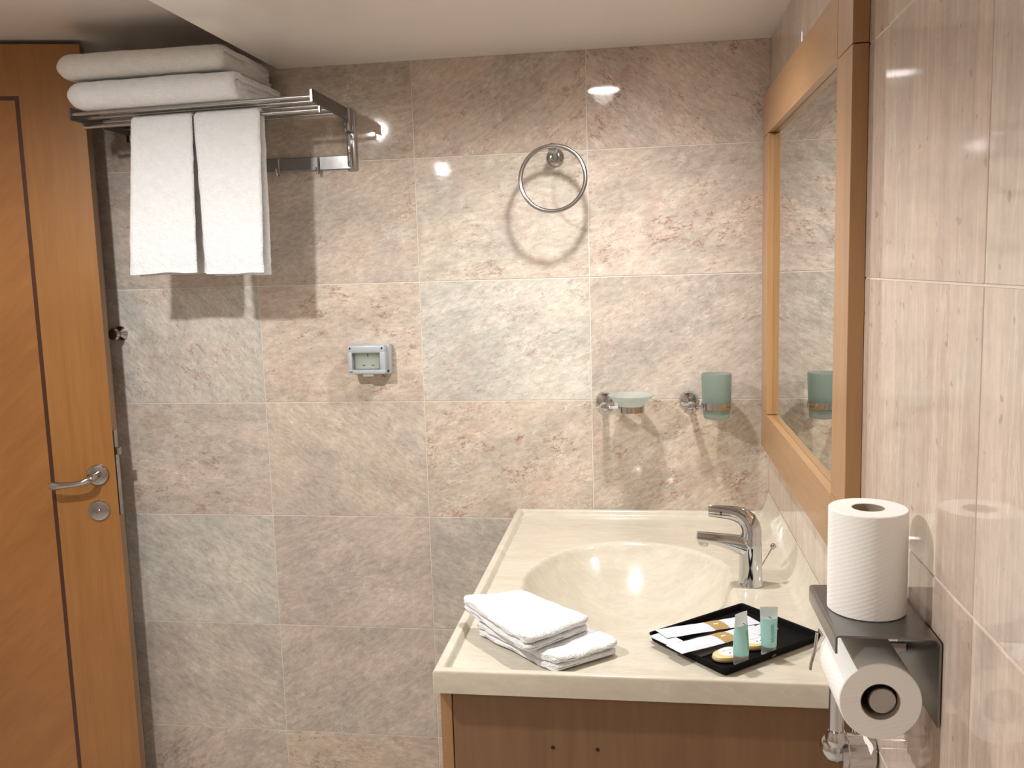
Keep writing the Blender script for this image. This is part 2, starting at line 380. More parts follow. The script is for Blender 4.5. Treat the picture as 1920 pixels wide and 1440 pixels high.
# ------------------------------------------------------------------ room shell
XW, XL, YF = 0.8435, -1.62, -3.3
TW, TH = 0.4217, 0.30
EMP = G()
wall_back = build('wall_back', G().box((XL - .1, 0.0012, 0), (XW + .1, 0.13, 2.25)), 'grout', kind='structure', smooth=False)
wall_right = build('wall_right', G().box((XW + 0.0012, YF - .1, 0), (XW + 0.13, 0.011, 2.25)), 'grout', kind='structure', smooth=False)
wall_left = build('wall_left', G().box((XL - .1, YF - .1, 0), (XL, 0.011, 2.25)), 'vein', kind='structure', smooth=False)
wall_front = build('wall_front', G().box((XL - .1, YF - .1, 0), (XW + .13, YF, 2.25)), 'vein', kind='structure', smooth=False)
for o in (wall_left, wall_front): o.color = (0.50, 0.42, 0.35, 1)
floor = build('floor', G().box((XL - .1, YF - .1, -.1), (XW + .13, .13, 0)), 'floor', kind='structure', smooth=False)
ceiling = build('ceiling', G().box((-0.336, YF - .1, ZC), (XW + .13, .012, ZC + .16)).box((XL - .1, YF - .1, ZU), (-0.336, .012, ZC + .16)), 'ceil', kind='structure', smooth=False)

def tile_mesh(name, w_, h_, axis, mat):
    g = G(); gp = 0.0011
    if axis == 'Y': g.box((gp, 0, gp), (w_ - gp, 0.0105, h_ - gp), 0.0007, 1)
    else: g.box((0, gp, gp), (0.0105, w_ - gp, h_ - gp), 0.0007, 1)
    me = bpy.data.meshes.new(name); me.from_pydata(g.v, [], g.f); me.update()
    bmx = bmesh.new(); bmx.from_mesh(me); bmesh.ops.recalc_face_normals(bmx, faces=bmx.faces[:]); bmx.to_mesh(me); bmx.free()
    me.materials.append(M[mat]); return me
# tone (r,g,b) and vein strength of every tile of the back wall
P_ = {  # (col,row)
 (1, 1): (.56, .445, .385, 1.0), (0, 1): (.50, .40, .335, .55), (-1, 1): (.47, .385, .32, .25), (-2, 1): (.45, .37, .31, .3),
 (1, 0): (.56, .46, .395, .85), (0, 0): (.56, .485, .415, .55), (-1, 0): (.54, .45, .385, .4), (-2, 0): (.46, .39, .34, .4),
 (1, -1): (.50, .42, .365, .22), (0, -1): (.565, .525, .465, .45), (-1, -1): (.56, .465, .39, .8), (-2, -1): (.52, .475, .425, .6),
 (1, -2): (.50, .41, .335, .95), (0, -2): (.56, .465, .385, 1.0), (-1, -2): (.53, .45, .38, .25), (-2, -2): (.53, .45, .39, .65),
 (1, -3): (.5, .43, .37, .3), (0, -3): (.475, .425, .37, .15), (-1, -3): (.50, .42, .365, .08), (-2, -3): (.50, .465, .415, .12),
 (1, -4): (.5, .43, .37, .3), (0, -4): (.51, .43, .375, .1), (-1, -4): (.50, .425, .365, .1), (-2, -4): (.50, .43, .375, .12),
 (1, -5): (.5, .41, .35, .8), (0, -5): (.53, .42, .35, .9), (-1, -5): (.52, .425, .345, .9), (-2, -5): (.49, .41, .35, .6)}
cache = {}
def put_tile(wall, key, mesh, loc, col):
    o = bpy.data.objects.new('tile', mesh); COL.objects.link(o); o.parent = wall
    o.location = Vector(loc) - wall.location; o.color = col
for c in range(-4, 2):
    for r in range(-5, 3):
        x0 = c * TW; z0 = 1.5 + r * TH; x1 = x0 + TW; z1 = z0 + TH
        if x0 < XL: x0 = XL
        top = ZU if x1 < -.3 else ZC
        if r == -5: z0 = max(z0, 0.0)
        if z0 >= ZU: continue
        z1 = min(z1, top if x1 <= -.3 or x0 >= 0 else ZU)
        if z1 - z0 < .02: continue
        k = (round(x1 - x0, 3), round(z1 - z0, 3), 'Y')
        if k not in cache: cache[k] = tile_mesh('tile', k[0] if k[0] != round(TW, 3) else TW, z1 - z0, 'Y', 'marble')
        base = P_.get((c, min(r, 1)), (.5, .42, .36, .4))
        put_tile(wall_back, k, cache[k], (x0, 0, z0), base)
YJ = [0.0, -0.4217, -0.883, -1.375, -1.797, -2.219, -2.64, -3.06, YF]
for i in range(len(YJ) - 1):
    for r in range(-5, 2):
        y1, y0 = YJ[i], YJ[i + 1]; z0 = 1.5 + r * TH; z1 = min(z0 + TH, ZC)
        k = (round(y1 - y0, 4), round(z1 - z0, 3), 'X')
        if k not in cache: cache[k] = tile_mesh('tile', y1 - y0, z1 - z0, 'X', 'vein')
        t = random.uniform(-.03, .03); pk = random.uniform(0, .02)
        col = (.535 + t + pk, .44 + t, .375 + t - pk * .4, .2)
        if (i, r) == (3, 0): col = (.55, .47, .405, .2)
        if (i, r) == (2, 0): col = (.53, .43, .37, .2)
        put_tile(wall_right, k, cache[k], (XW, y0, z0), col)

# downlight fixtures
for i, (p, e, a) in enumerate(LAMPS):
    lab = ['round recessed downlight in the lower ceiling above the washbasin', 'round recessed downlight in the raised ceiling on the left', 'round recessed downlight in the ceiling behind the viewer'][i]
    t = empty('ceiling_downlight', p, lab, 'ceiling light', 'ceiling downlights')
    dp = -.008 if i == 0 else -.0135
    g = G().lathe([(0.043, 0), (0.043, dp + .001), (0.045, dp), (0.048, dp), (0.055, -0.003), (0.055, 0.0), (0.043, 0)], p, (0, 0, 1), 32)
    build('trim_ring', g, 'satin', t)
    build('lens', G().lathe([(0.0, -0.0055), (0.042, -0.0045), (0.042, -0.0005), (0, -0.0005)], p, (0, 0, 1), 32), 'lens', t)

# ------------------------------------------------------------------ vanity unit
van = empty('vanity_cabinet', (0.54, -0.46, 0), 'beech washbasin cabinet under the cream washbasin, side panel facing the viewer', 'cabinet')
X0, X1, Y0, Y1 = 0.2345, 0.8425, -0.918, -0.001
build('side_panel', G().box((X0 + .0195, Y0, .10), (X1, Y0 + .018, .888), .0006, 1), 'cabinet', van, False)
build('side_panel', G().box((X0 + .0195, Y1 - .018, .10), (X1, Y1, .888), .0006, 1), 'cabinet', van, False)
build('base_panel', G().box((X0 + .0195, Y0 + .018, .10), (X1, Y1 - .018, .118)), 'cabinet', van, False)
build('plinth', G().box((X0 + .06, Y0 + .03, 0.0), (X1, Y1 - .02, .10)), 'cabinet', van, False)
ym = (Y0 + Y1) / 2
for a, b_, hy in ((Y0, ym - .001, ym - .04), (ym + .001, Y1, ym + .04)):
    d = build('cabinet_door', G().box((X0, a, .10), (X0 + .018, b_, .884), .0008, 1), 'cabedge', van, False)
    build('knob', G().lathe([(0.004, 0), (0.004, .012), (.011, .014), (.012, .02), (.008, .025), (0, .026)], (X0, hy, .78), (-1, 0, 0), 20), 'satin', d)
for x in (0.4075, 0.4753):
    build('cover_cap', G().lathe([(0.0032, 0), (0.003, .0008), (0, .001)], (x, Y0, 0.8), (0, -1, 0), 12), 'seam', van)

# washbasin top: one height field with rim, deck, bowl and cove
ZR, ZD, ZBt = 0.9255, 0.9135, 0.888
xl, yf = 0.2288, -0.9366
def sm(t): t = max(0.0, min(1.0, t)); return t * t * (3 - 2 * t)
def zsurf(x, y):
    z = ZD
    dl = x - xl; db = -y; df = y - yf
    d = min(dl, db, df)
    rim = 1 - sm((d - 0.013) / 0.009) 
    z += (ZR - ZD) * rim
    if d < 0.004: z -= 0.004 * (1 - math.sqrt(max(0, 1 - (1 - d / .004) ** 2)))
    # cove rising to the wall on the right
    dr = XW - x
    if dr < 0.034:
        t = 1 - dr / 0.034
        c = 0.0765 * (1 - math.sqrt(max(0.0, 1 - t ** 2.0)))
        z = max(z, ZD + c) if rim < .01 else max(z, ZD + c, ZR)
    # bowl
    bx, by = 0.520, -0.487
    dx = (x - bx) / 0.213; dy = (y - by) / 0.256
    # ledge on the tap side: flatten the oval there
    rr = math.sqrt(dx * dx + dy * dy)
    if dx > 0.60: rr = max(rr, 1.0 + (x - 0.712) / 0.10) if x > 0.700 else rr
    if rr < 1.03:
        t = max(0.0, 1 - rr)
        depth = 0.135 * (1 - (1 - min(1, t * 1.02)) ** 2.3)
        z -= depth * sm((1.03 - rr) / 0.10) 
    return z
xs = [xl + .0005 * 0]; 
def axis_pts(a, b_, step, fine):
    out = []; x = a
    while x < b_ - 1e-6:
        out.append(x); s_ = step
        for c, rad, fs in fine:
            if abs(x - c) < rad: s_ = min(s_, fs)
        x += s_
    out.append(b_); return out
XS = axis_pts(xl, XW - .0005, .004, [(xl, .003, .0007), (xl + .014, .014, .0018), (XW, .055, .0018)])
YS = axis_pts(yf, -.001, .004, [(yf, .003, .0007), (yf + .014, .014, .0018), (-.018, .014, .0018), (0, .005, .0008)])
g = G(); V = [(x, y, zsurf(x, y)) for y in YS for x in XS]; nx = len(XS); ny = len(YS)
F = [(j * nx + i, j * nx + i + 1, (j + 1) * nx + i + 1, (j + 1) * nx + i) for j in range(ny - 1) for i in range(nx - 1)]
edge = [(0, i) for i in range(nx)] + [(j, nx - 1) for j in range(1, ny)] + [(ny - 1, i) for i in range(nx - 2, -1, -1)] + [(j, 0) for j in range(ny - 2, 0, -1)]
o0 = len(V)
for j, i in edge:
    x, y, z = V[j * nx + i]; V.append((x, y, ZBt + 0.0015))
n = len(edge)
for k in range(n):
    a = edge[k]; b_ = edge[(k + 1) % n]
    F.append((a[0] * nx + a[1], o0 + k, o0 + (k + 1) % n, b_[0] * nx + b_[1]))
g.add(V, F)
wb = empty('washbasin_top', (0.53, -0.47, ZBt), 'cream marble-look washbasin top with integral oval bowl and raised rim', 'washbasin')
build('basin_top', g, 'basin', wb, ang=50)
build('drain', G().lathe([(0.0, .006), (.016, .006), (.019, .004), (.022, .0035), (.024, .001), (.024, 0), (0, 0)], (0.520, -0.487, ZD - .1352), (0, 0, 1), 28), 'chrome', wb)
build('overflow_ring', G().lathe([(0.012, 0), (.012, .002), (.009, .003), (.008, .001), (.008, 0), (.012, 0)], (0.3205, -0.487, ZD - .035), (1, 0, .45), 24), 'chrome', wb)

# ------------------------------------------------------------------ basin mixer
fx, fy, fz = 0.7475, -0.4940, ZD
t = empty('basin_mixer_tap', (fx, fy, fz), 'chrome single-lever mixer tap at the right of the oval bowl', 'tap')
g = G().lathe([(0.0, 0.0), (.0232, 0.0), (.0242, .002), (.0235, .005), (.0222, .008), (.0216, .04), (.0208, .075), (.0205, .088), (.019, .094), (0, .096)], (fx, fy, fz), (0, 0, 1), 40)
build('body', g, 'chrome', t)
pts = []; rad = []; sec = []
for i in range(17):
    k = i / 16; x = fx + .004 - k * .104
    zt = .0955 - .0 * k + .008 * k            # top line
    zb = .046 + .0365 * (1 - (1 - k) ** 1.8)   # underside
    pts.append((x, fy, fz + (zt + zb) / 2)); h = (zt - zb) / 2; rad.append(1.0)
    wd = .0195 * (1 - k) + .0150 * k; sec.append((h, wd))
pts.append((fx - .1015, fy, fz + .0932)); rad.append(1.0); sec.append((.007, .012))
build('spout', G().tube(pts, rad, 24, sec=sec), 'chrome', t)
build('aerator', G().lathe([(0.0, 0), (.009, 0), (.0102, .002), (.0102, .010), (0, .010)], (fx - .0885, fy, fz + .0765), (0.12, 0, 1), 24), 'chrome', t)
pts = []; sec = []
H = [(.000, .090, .019, .020), (.001, .104, .0185, .0195), (-.001, .116, .017, .019), (-.007, .127, .014, .018), (-.016, .1345, .0105, .0165), (-.028, .139, .0078, .015), (-.043, .1415, .0055, .0135), (-.060, .143, .0042, .0125), (-.074, .1435, .0036, .0115), (-.079, .1435, .0026, .0095)]
for dx, dz, a, b_ in H: pts.append((fx + dx, fy, fz + dz)); sec.append((a, b_))
h = build('lever', G().tube(pts, [1.0] * len(pts), 24, sec=sec), 'chrome', t)
build('indicator_dot', G().lathe([(0.0022, 0), (.002, .0008), (0, .001)], (fx - .056, fy - .0115, fz + .1405), (0, -1, -.3), 10), 'blk', h)
r0 = (fx + .021, fy + .008, fz + .033); r1 = (fx + .0425, fy + .012, fz + .071)
rd = build('drain_rod', G().tube([r0, r1], .0014, 10), 'chrome', t)
build('rod_knob', G().lathe([(0.0001, -.0062), (.0035, -.005), (.0056, -.0025), (.0062, 0), (.0056, .0025), (.0035, .005), (0.0001, .0062)], (fx + .0432, fy + .012, fz + .0725), (0, 0, 1), 20), 'chrome', rd)

# ------------------------------------------------------------------ framed mirror on the right wall
XF = 0.822; ya, yb = -0.945, -0.040; za, zb = 1.095, 1.896; sw = .095; rl = .094; rh = .088
mf = empty('framed_mirror', (XW, (ya + yb) / 2, za), 'wall mirror in a wide beech frame above the washbasin', 'mirror')
gp = .0007
yi0, yi1 = ya + sw, yb - sw; zi0, zi1 = za + rh, zb - rl
def blk(a, b_, c, d): return G().box((XF, a + gp, c + gp), (XW - .0005, b_ - gp, d - gp), .0006, 1)
build('top_rail', blk(yi0, yi1, zi1, zb), 'beechh', mf, False)
build('bottom_rail', blk(yi0, yi1, za, zi0), 'beechh', mf, False)
build('stile', blk(ya, yi0, zi0, zi1), 'beech', mf, False)
build('stile', blk(yi1, yb, zi0, zi1), 'beech', mf, False)
for (a, b_) in ((ya, yi0), (yi1, yb)):
    for (c, d) in ((za, zi0), (zi1, zb)):
        build('corner_block', blk(a, b_, c, d), 'beech', mf, False)
XM = XW - .0085
build('mirror_glass', G().box((XM, yi0 - .0, zi0), (XM + .004, yi1, zi1)), 'mirror', mf, False)
build('backing_board', G().box((XM + .0045, ya + .002, za + .002), (XW - .0001, yb - .002, zb - .002)), 'seam', mf, False)

# ------------------------------------------------------------------ door (slightly away from the back wall)
A = math.radians(15); de = Vector((-0.776, -0.130, 0)); dd = Vector((-math.cos(A), -math.sin(A), 0)); dn = Vector((math.sin(A), -math.cos(A), 0))  # dn faces the viewer
def DP(s_, o_, z): return de + dd * s_ + dn * o_ + Vector((0, 0, z))
dr = empty('door_1', tuple(de + dd * .4), 'open amber wood veneer door with dark inlay line and chrome lever at the left', 'door')
dr['kind'] = 'structure'; del dr['category']
def dbox(s0, s1, o0_, o1_, z0, z1, bev=0.0):
    g = G().box((s0, o0_, z0), (s1, o1_, z1), bev, 1); return g.xf(lambda p: DP(p.x, p.y, p.z))
ZT = 2.0868; DW = .76
build('door_leaf', dbox(.0015, DW, -.040, -.0015, .008, ZT - .001), 'doorside', dr, False)
IS, IZ, IW = .1475, 1.968, .010
build('stile', dbox(0, IS, -.0015, 0, .008, ZT), 'door', dr, False)
build('top_rail', dbox(IS, DW, -.0015, 0, IZ, ZT), 'door', dr, False)
build('centre_panel', dbox(IS + IW, DW, -.0015, 0, .008, IZ - IW), 'doorpanel', dr, False)
build('inlay_strip', dbox(IS, IS + IW, -.0015, -.0002, .008, IZ), 'inlay', dr, False)
build('inlay_strip', dbox(IS + IW, DW, -.0015, -.0002, IZ - IW, IZ), 'inlay', dr, False)
lp = build('lock_plate', dbox(-.0012, .0, -.032, -.008, .93, 1.15), 'satin', dr, False)
build('latch_bolt', dbox(-.011, -.001, -.027, -.013, 1.085, 1.105, .002), 'satin', lp, False)
def disc(s_, z, r, h):
    o = DP(s_, 0, z); return G().lathe([(r, 0), (r, h * .55), (r * .93, h * .9), (r * .8, h), (0, h * 1.02)], o, dn, 32)
hd = build('door_handle', disc(.042, 1.0405, .0265, .009), 'satin', dr)
pts = [DP(.042, .006, 1.0405), DP(.042, .026, 1.0405), DP(.045, .040, 1.040), DP(.053, .049, 1.037), DP(.068, .052, 1.032), (DP(.09, .052, 1.029)), DP(.115, .050, 1.0275), DP(.135, .047, 1.0265), DP(.146, .043, 1.0255)]
build('lever', G().tube(pts, 1.0, 18, sec=[(.010, .010), (.0095, .0095), (.0095, .0085), (.0085, .008), (.007, .0065), (.0068, .006), (.0085, .006), (.0115, .0065), (.0075, .005)]), 'satin', hd)
lk = build('lock_escutcheon', disc(.0468, .9482, .0262, .007), 'satin', dr)
build('thumb_turn', G().lathe([(.006, 0), (.006, .006), (.004, .008), (0, .008)], DP(.0468, .006, .9482), dn, 20), 'satin', lk)

# ------------------------------------------------------------------ robe knob on the back wall, half behind the door
kx, kz = -0.809, 1.387
build('robe_hook', G().lathe([(.019, 0), (.019, .004), (.013, .008), (.008, .012), (.008, .022), (.013, .026), (.0165, .034), (.013, .041), (0, .043)], (kx, 0, kz), (0, -1, 0), 28), 'satin', label='round dark metal robe hook half hidden behind the open door', cat='hook')

# ------------------------------------------------------------------ towel rack
def SH(g): return g.xf(lambda p: (p.x, p.y, p.z + (p.x - RX1) * .017))   # the rack hangs a little low at the door side
RX0, RX1, RZ = -0.727, -0.157, 1.910; RYF = -0.262
rk = empty('towel_rack', (-.446, 0, 1.78), 'steel wall rack with shelf rods and hooks, holding white towels', 'towel rack')
for x in (RX0, RX1):
    s_ = 1 if x > -.4 else -1
    build('side_arm', SH(G().prism([(-.012, RZ - .016), (RYF - .004, RZ - .012), (RYF - .004, RZ + .014), (RYF + .004, RZ + .015), (-.012, RZ + .013)], x - .0025, x + .0025, lambda u, v, h: Vector((h, u, v)))), 'dark', rk, False)
    br = build('wall_bracket', G().box((x - .0105, -.006, 1.776), (x + .0145, -.0005, 1.922), .0025).box((x - .004, -.030, 1.868), (x + .010, -.006, 1.925), .004), 'satin', rk)
    build('hinge_block', G().box((x - .012, -.022, 1.868), (x + .004, -.006, 1.892), .003).box((x - .008, -.017, 1.785), (x + .004, -.006, 1.865), .004), 'chrome', br)
    build('bracket_screw', G().lathe([(.0045, 0), (.004, .002), (0, .003)], (x, -.017, 1.795), (0, -1, 0), 14), 'chrome', br)
for y in (RYF + .003, -.205, -.150, -.095, -.040):
    build('shelf_rod', SH(G().cyl((RX0, y, RZ), (RX1, y, RZ), .0042, 14)), 'steel', rk)
build('towel_rail', SH(G().cyl((RX0, -.215, RZ - .0215), (RX1, -.215, RZ - .0215), .0045, 14)), 'steel', rk)
for x in (RX0, RX1): build('rail_clip', G().box((x - .002, -.221, RZ - .028), (x + .002, -.209, RZ - .004), .001, 1), 'steel', rk)
hb = build('hook_bar', G().box((RX0, -.0065, 1.782), (RX1, -.0035, 1.814), .001, 1), 'satin', rk)
for x in (-.241, -.344, -.446, -.548, -.651):
    P = [(x, -.0085, 1.812)] + [(x, -.0085, 1.79)] + [(x, -.0085 - .0085 * (1 - math.cos(a)), 1.779 - .0085 * math.sin(a)) for a in [PI * k / 8 for k in range(9)]] + [(x, -.0265, 1.787)]
    hk = build('hook', G().tube(P, .0024, 10), 'chrome', hb)

# ------------------------------------------------------------------ folded bath towels on the rack
def folded_towel(name, x0, x1, yf_, yb_, z0, th, seed, label, mat, droop=0.0):
    """one long cloth folded over itself: nested hairpin layers swept along x"""
    lt = th / 4.0; zc = z0 + th / 2; R = th / 2 - lt / 2; r = lt / 2
    path = [(yb_ + .002, z0 + lt / 2)]
    for k in range(1, 8): path.append((yb_ + (yf_ + th / 2 - yb_) * k / 7, z0 + lt / 2))
    path += [(yf_ + th / 2 - R * math.sin(a), zc - R * math.cos(a)) for a in [PI * k / 12 for k in range(1, 12)]]
    for k in range(0, 8): path.append((yf_ + th / 2 + (yb_ - .02 - yf_ - th / 2) * k / 7, z0 + th - lt / 2))
    cb = (yb_ - .02, z0 + th - lt)
    path += [(cb[0] + r * math.sin(a), cb[1] + r * math.cos(a)) for a in [PI * k / 6 for k in range(1, 6)]]
    for k in range(0, 7): path.append((yb_ - .02 + (yf_ + th * .62 - yb_ + .02) * k / 6, z0 + th - 1.5 * lt))
    cf = (yf_ + th * .62, zc)
    path += [(cf[0] - r * math.sin(a), cf[1] + r * math.cos(a)) for a in [PI * k / 6 for k in range(1, 6)]]
    for k in range(0, 7): path.append((cf[0] + (yb_ - .01 - cf[0]) * k / 6, z0 + 1.5 * lt))
    P = [Vector((0, a, b_)) for a, b_ in path]; L = []; Rr = []
    hw = lt * .485
    for i, p in enumerate(P):
        tt = (P[min(i + 1, len(P) - 1)] - P[max(i - 1, 0)]).normalized(); nn = Vector((0, -tt.z, tt.y))
        L.append(p + nn * hw); Rr.append(p - nn * hw)
    out = L + Rr[::-1]; m_ = len(out); ns = 46; g = G(); V = []; F = []
    cy, cz = (yf_ + yb_) / 2, z0 + th / 2
    for i in range(ns + 1):
        k = i / ns; x = x0 + (x1 - x0) * (k if k > .15 else .15 * (1 - math.cos(k / .15 * PI / 2)))
        e = .034; dl_ = x - x0; s_ = math.sqrt(max(0.0, 1 - (1 - min(1, dl_ / e)) ** 2)); s_ = .06 + .94 * s_
        dr_ = x1 - x; s2 = 1 - .10 * (1 - min(1, dr_ / .012)) ** 2
        for p in out:
            y = cy + (p.y - cy) * (.80 + .20 * s_) * (1 if s2 == 1 else .5 + .5 * s2); z = cz + (p.z - cz) * s_ * s2 * 1.0
            z -= droop * math.sin(PI * k) * ((yb_ - y) / (yb_ - yf_))
            d_ = .0028 * nz((x, y, z), 14, seed) + .0014 * nz((x, y, z), 55, seed)
            z2 = z + d_
            if p.z < z0 + lt: z2 = z + abs(d_) * .5
            V.append(Vector((x + (.006 * nz((k * 3, y * 9, z * 30), 1, seed) if i > ns - 3 else 0), y + d_ * 1.2, z2)))
    for i in range(ns):
        for k in range(m_):
            q = (k + 1) % m_; F.append((i * m_ + k, i * m_ + q, (i + 1) * m_ + q, (i + 1) * m_ + k))
    h_ = len(P)
    for i in (0, ns):
        for k in range(h_ - 1): F.append((i * m_ + k, i * m_ + k + 1, i * m_ + m_ - 2 - k, i * m_ + m_ - 1 - k))
    g.add(V, F); g.xf(lambda p: (p.x, p.y, p.z + (p.x - RX1) * .017 * (1 - .8 * max(0, p.z - 1.915) / .115)))
    return build(name, g, mat, label=label, cat='towel', group='bath towels folded on the rack', ang=80)
folded_towel('bath_towel', -.720, -.318, -.302, -.022, 1.9150, .0565, 3.1, 'lower thick folded white bath towel lying on the rack shelf', 'terry')
folded_towel('bath_towel', -.740, -.345, -.300, -.022, 1.9760, .053, 8.4, 'upper folded white bath towel, topmost of the two on the rack', 'terry2')

# ------------------------------------------------------------------ hand towels hanging from the rail
def hanging(x0t, x1t, x0b, x1b, zb_, seed, label, xshift):
    ry, rz = -.215, RZ - .0215; th = .0105; rr = .0052 + th / 2
    path = [(ry - .006 - rr, zb_)]
    ztop = rz
    for k in range(1, 25): path.append((ry - rr - .006 * (1 - k / 24.0), zb_ + (ztop - zb_) * k / 24))
    path += [(ry - rr * math.cos(a), rz + rr * math.sin(a)) for a in [PI * k / 8 for k in range(1, 8)]]
    nf = len(path)
    for k in range(0, 25): path.append((ry + rr + .012 * (k / 24.0), ztop - (ztop - zb_ + .004) * k / 24))
    P = [Vector((0, a, b_)) for a, b_ in path]; nw = 26; g = G(); V = []; F = []
    nrm = []
    for i, p in enumerate(P):
        tt = (P[min(i + 1, len(P) - 1)] - P[max(i - 1, 0)]).normalized(); nrm.append(Vector((0, -tt.z, tt.y)))
    for side in (1, -1):
        for i, p in enumerate(P):
            k = max(0, min(1, (ztop - p.z) / (ztop - zb_)))
            back = i >= nf
            xa = x0t + (x0b - x0t) * k + (xshift * k if back else 0); xb = x1t + (x1b - x1t) * k + (xshift * (.35 + .65 * k) if back else 0)
            for j in range(nw + 1):
                u = j / nw; ed = min(u, 1 - u) * (xb - xa); rf = math.sqrt(max(0, 1 - (1 - min(1, ed / .006)) ** 2))
                q = p + nrm[i] * (side * th / 2 * (.15 + .85 * rf)); x = xa + (xb - xa) * u
                hem = 1.0
                if k > .935 and side == 1: q += nrm[i] * (-.0030)
                dn_ = .0016 * nz((x, q.y * (3 if back else 1), q.z), 20, seed) + .004 * (k ** 1.5) * nz((x * 3, 0, q.z), 3, seed)
                if k > .97: q.z += .006 * nz((x, 1 if back else 0, 0), 14, seed)
                V.append(Vector((x + .0015 * nz((0, 3 * u, q.z), 30, seed), q.y + dn_ * k, q.z)))
    m_ = len(P); w_ = nw + 1; o2 = m_ * w_
    for i in range(m_ - 1):
        for j in range(nw):
            a = i * w_ + j; F.append((a, a + 1, a + w_ + 1, a + w_)); F.append((o2 + a, o2 + a + w_, o2 + a + w_ + 1, o2 + a + 1))
        for j in (0, nw): a = i * w_ + j; F.append((a, a + w_, o2 + a + w_, o2 + a))
    for i in (0, m_ - 1):
        for j in range(nw): a = i * w_ + j; F.append((a, o2 + a, o2 + a + 1, a + 1))
    g.add(V, F)
    SH(g)
    return build('hand_towel', g, 'terry', label=label, cat='towel', group='hand towels hanging from the rack', ang=80)
hanging(-.6040, -.4545, -.6325, -.4660, 1.546, 2.2, 'left white hand towel hanging from the rack rail, nearest the door', .004)
hanging(-.4510, -.2930, -.4440, -.3050, 1.537, 5.9, 'right white hand towel hanging from the rack rail, tapering to one side', .003)

# ------------------------------------------------------------------ towel ring
t = empty('towel_ring', (.346, 0, 1.785), 'chrome towel ring on the marble wall above the washbasin end', 'towel ring')
build('wall_rosette', G().lathe([(.0215, 0), (.0215, .004), (.018, .009), (.010, .012), (0, .012)], (.3455, 0, 1.7855), (0, -1, 0), 32), 'satin', t)
build('post', G().tube([(.3465, -.010, 1.786), (.3465, -.050, 1.795), (.3465, -.074, 1.7985), (.3465, -.084, 1.800), (.3465, -.088, 1.8005)], [.008, .0085, .0118, .010, .004], 24), 'satin', t)
cx, cz_, R_ = .3485, 1.7275, .0745
ring = [(cx + R_ * math.sin(a), -.092 - .016 * (1 - math.cos(a)) / 2 * 1.6, cz_ + R_ * math.cos(a)) for a in [2 * PI * k / 72 for k in range(72)]]
build('ring', G().tube(ring, .0043, 14, closed=True, sec=(1.15, .9)), 'satin', t)

# ------------------------------------------------------------------ soap dish and tumbler holders
def holder(x, name, label, cat, rx, rr, rz_):
    t = empty(name, (x, 0, 1.1985), label, cat)
    build('wall_rosette', G().lathe([(.0225, 0), (.0225, .005), (.019, .010), (.010, .012), (0, .012)], (x, 0, 1.1985), (0, -1, 0), 32), 'chrome', t)
    build('post', G().lathe([(.0075, 0), (.0078, .02), (.0085, .058), (.0115, .066), (.0115, .078), (.008, .083), (0, .084)], (x + .001, -.010, 1.1975), (0.02, -1, -.035), 24), 'chrome', t)
    build('arm', G().cyl((x - .017, -.080, 1.1935), (rx - rr + .001, -.080, 1.1935), .0026, 14), 'chrome', t)
    h = .0155
    build('holder_ring', G().lathe([(rr, 0), (rr + .0016, .0005), (rr + .0016, h - .0005), (rr, h), (rr - .0002, h), (rr - .0002, 0), (rr, 0)], (rx, -.080, rz_), (0, 0, 1), 48), 'chrome', t)
    return t
holder(.4535, 'soap_dish_holder', 'chrome soap dish holder with round wall rosette, left of the tumbler', 'holder', .5190, .0300, 1.1825)
holder(.6555, 'tumbler_holder', 'chrome tumbler holder with round wall rosette beside the mirror', 'holder', .7160, .0335, 1.1890)
build('soap_dish', G().lathe([(0, 0), (.020, 0), (.0275, .004), (.0292, .012), (.036, .0185), (.047, .026), (.0535, .034), (.0525, .0348), (.045, .029), (.034, .022), (.026, .0165), (.014, .0145), (0, .0142)], (.5190, -.080, 1.1890), (0, 0, 1), 56), 'dish', label='shallow frosted glass soap dish resting in its chrome ring', cat='soap dish')
build('tumbler', G().lathe([(0, 0), (.0275, 0), (.0292, .002), (.0300, .010), (.0328, .040), (.0345, .095), (.0346, .1035), (.0338, .1045), (.0330, .1035), (.0326, .09), (.0305, .035), (.0285, .012), (.020, .009), (0, .009)], (.7160, -.080, 1.1670), (0, 0, 1), 56), 'glass', label='tall frosted green glass tumbler standing in the chrome holder', cat='tumbler')

# ------------------------------------------------------------------ splash-proof socket
sx0, sx1, sz0, sz1 = -.1785, -.0805, 1.2730, 1.3490
t = empty('splashproof_socket', (-.137, 0, 1.27), 'grey splash-proof wall socket with clear lid, between towels and basin', 'socket')
g = G()
g.box((sx0 + .004, -.030, sz0), (sx1 + .004, -.0005, sz1), .004)
build('housing', g, 'grey', t)
lid = G(); Y_ = -.052; wx0, wx1, wz0, wz1 = -.1655, -.0965, 1.2890, 1.3300
lid.box((sx0, Y_, wz1), (sx1 - .002, -.031, sz1 - .001), .003).box((sx0, Y_, sz0 + .004), (sx1 - .002, -.031, wz0), .003)
lid.box((sx0, Y_, wz0 - .003), (wx0, -.031, wz1 + .003), .003).box((wx1, Y_, wz0 - .003), (sx1 - .002, -.031, wz1 + .003), .003)
ld_ = build('lid', lid, 'grey', t)
build('lid_window', G().box((wx0 - .002, Y_ + .005, wz0 - .002), (wx1 + .002, Y_ + .0065, wz1 + .002)), 'window', ld_, False)
build('window_gasket', G().tube([(wx0, Y_ - .0004, wz0), (wx1, Y_ - .0004, wz0), (wx1, Y_ - .0004, wz1), (wx0, Y_ - .0004, wz1)], .0011, 8, closed=True), 'greyd', ld_)
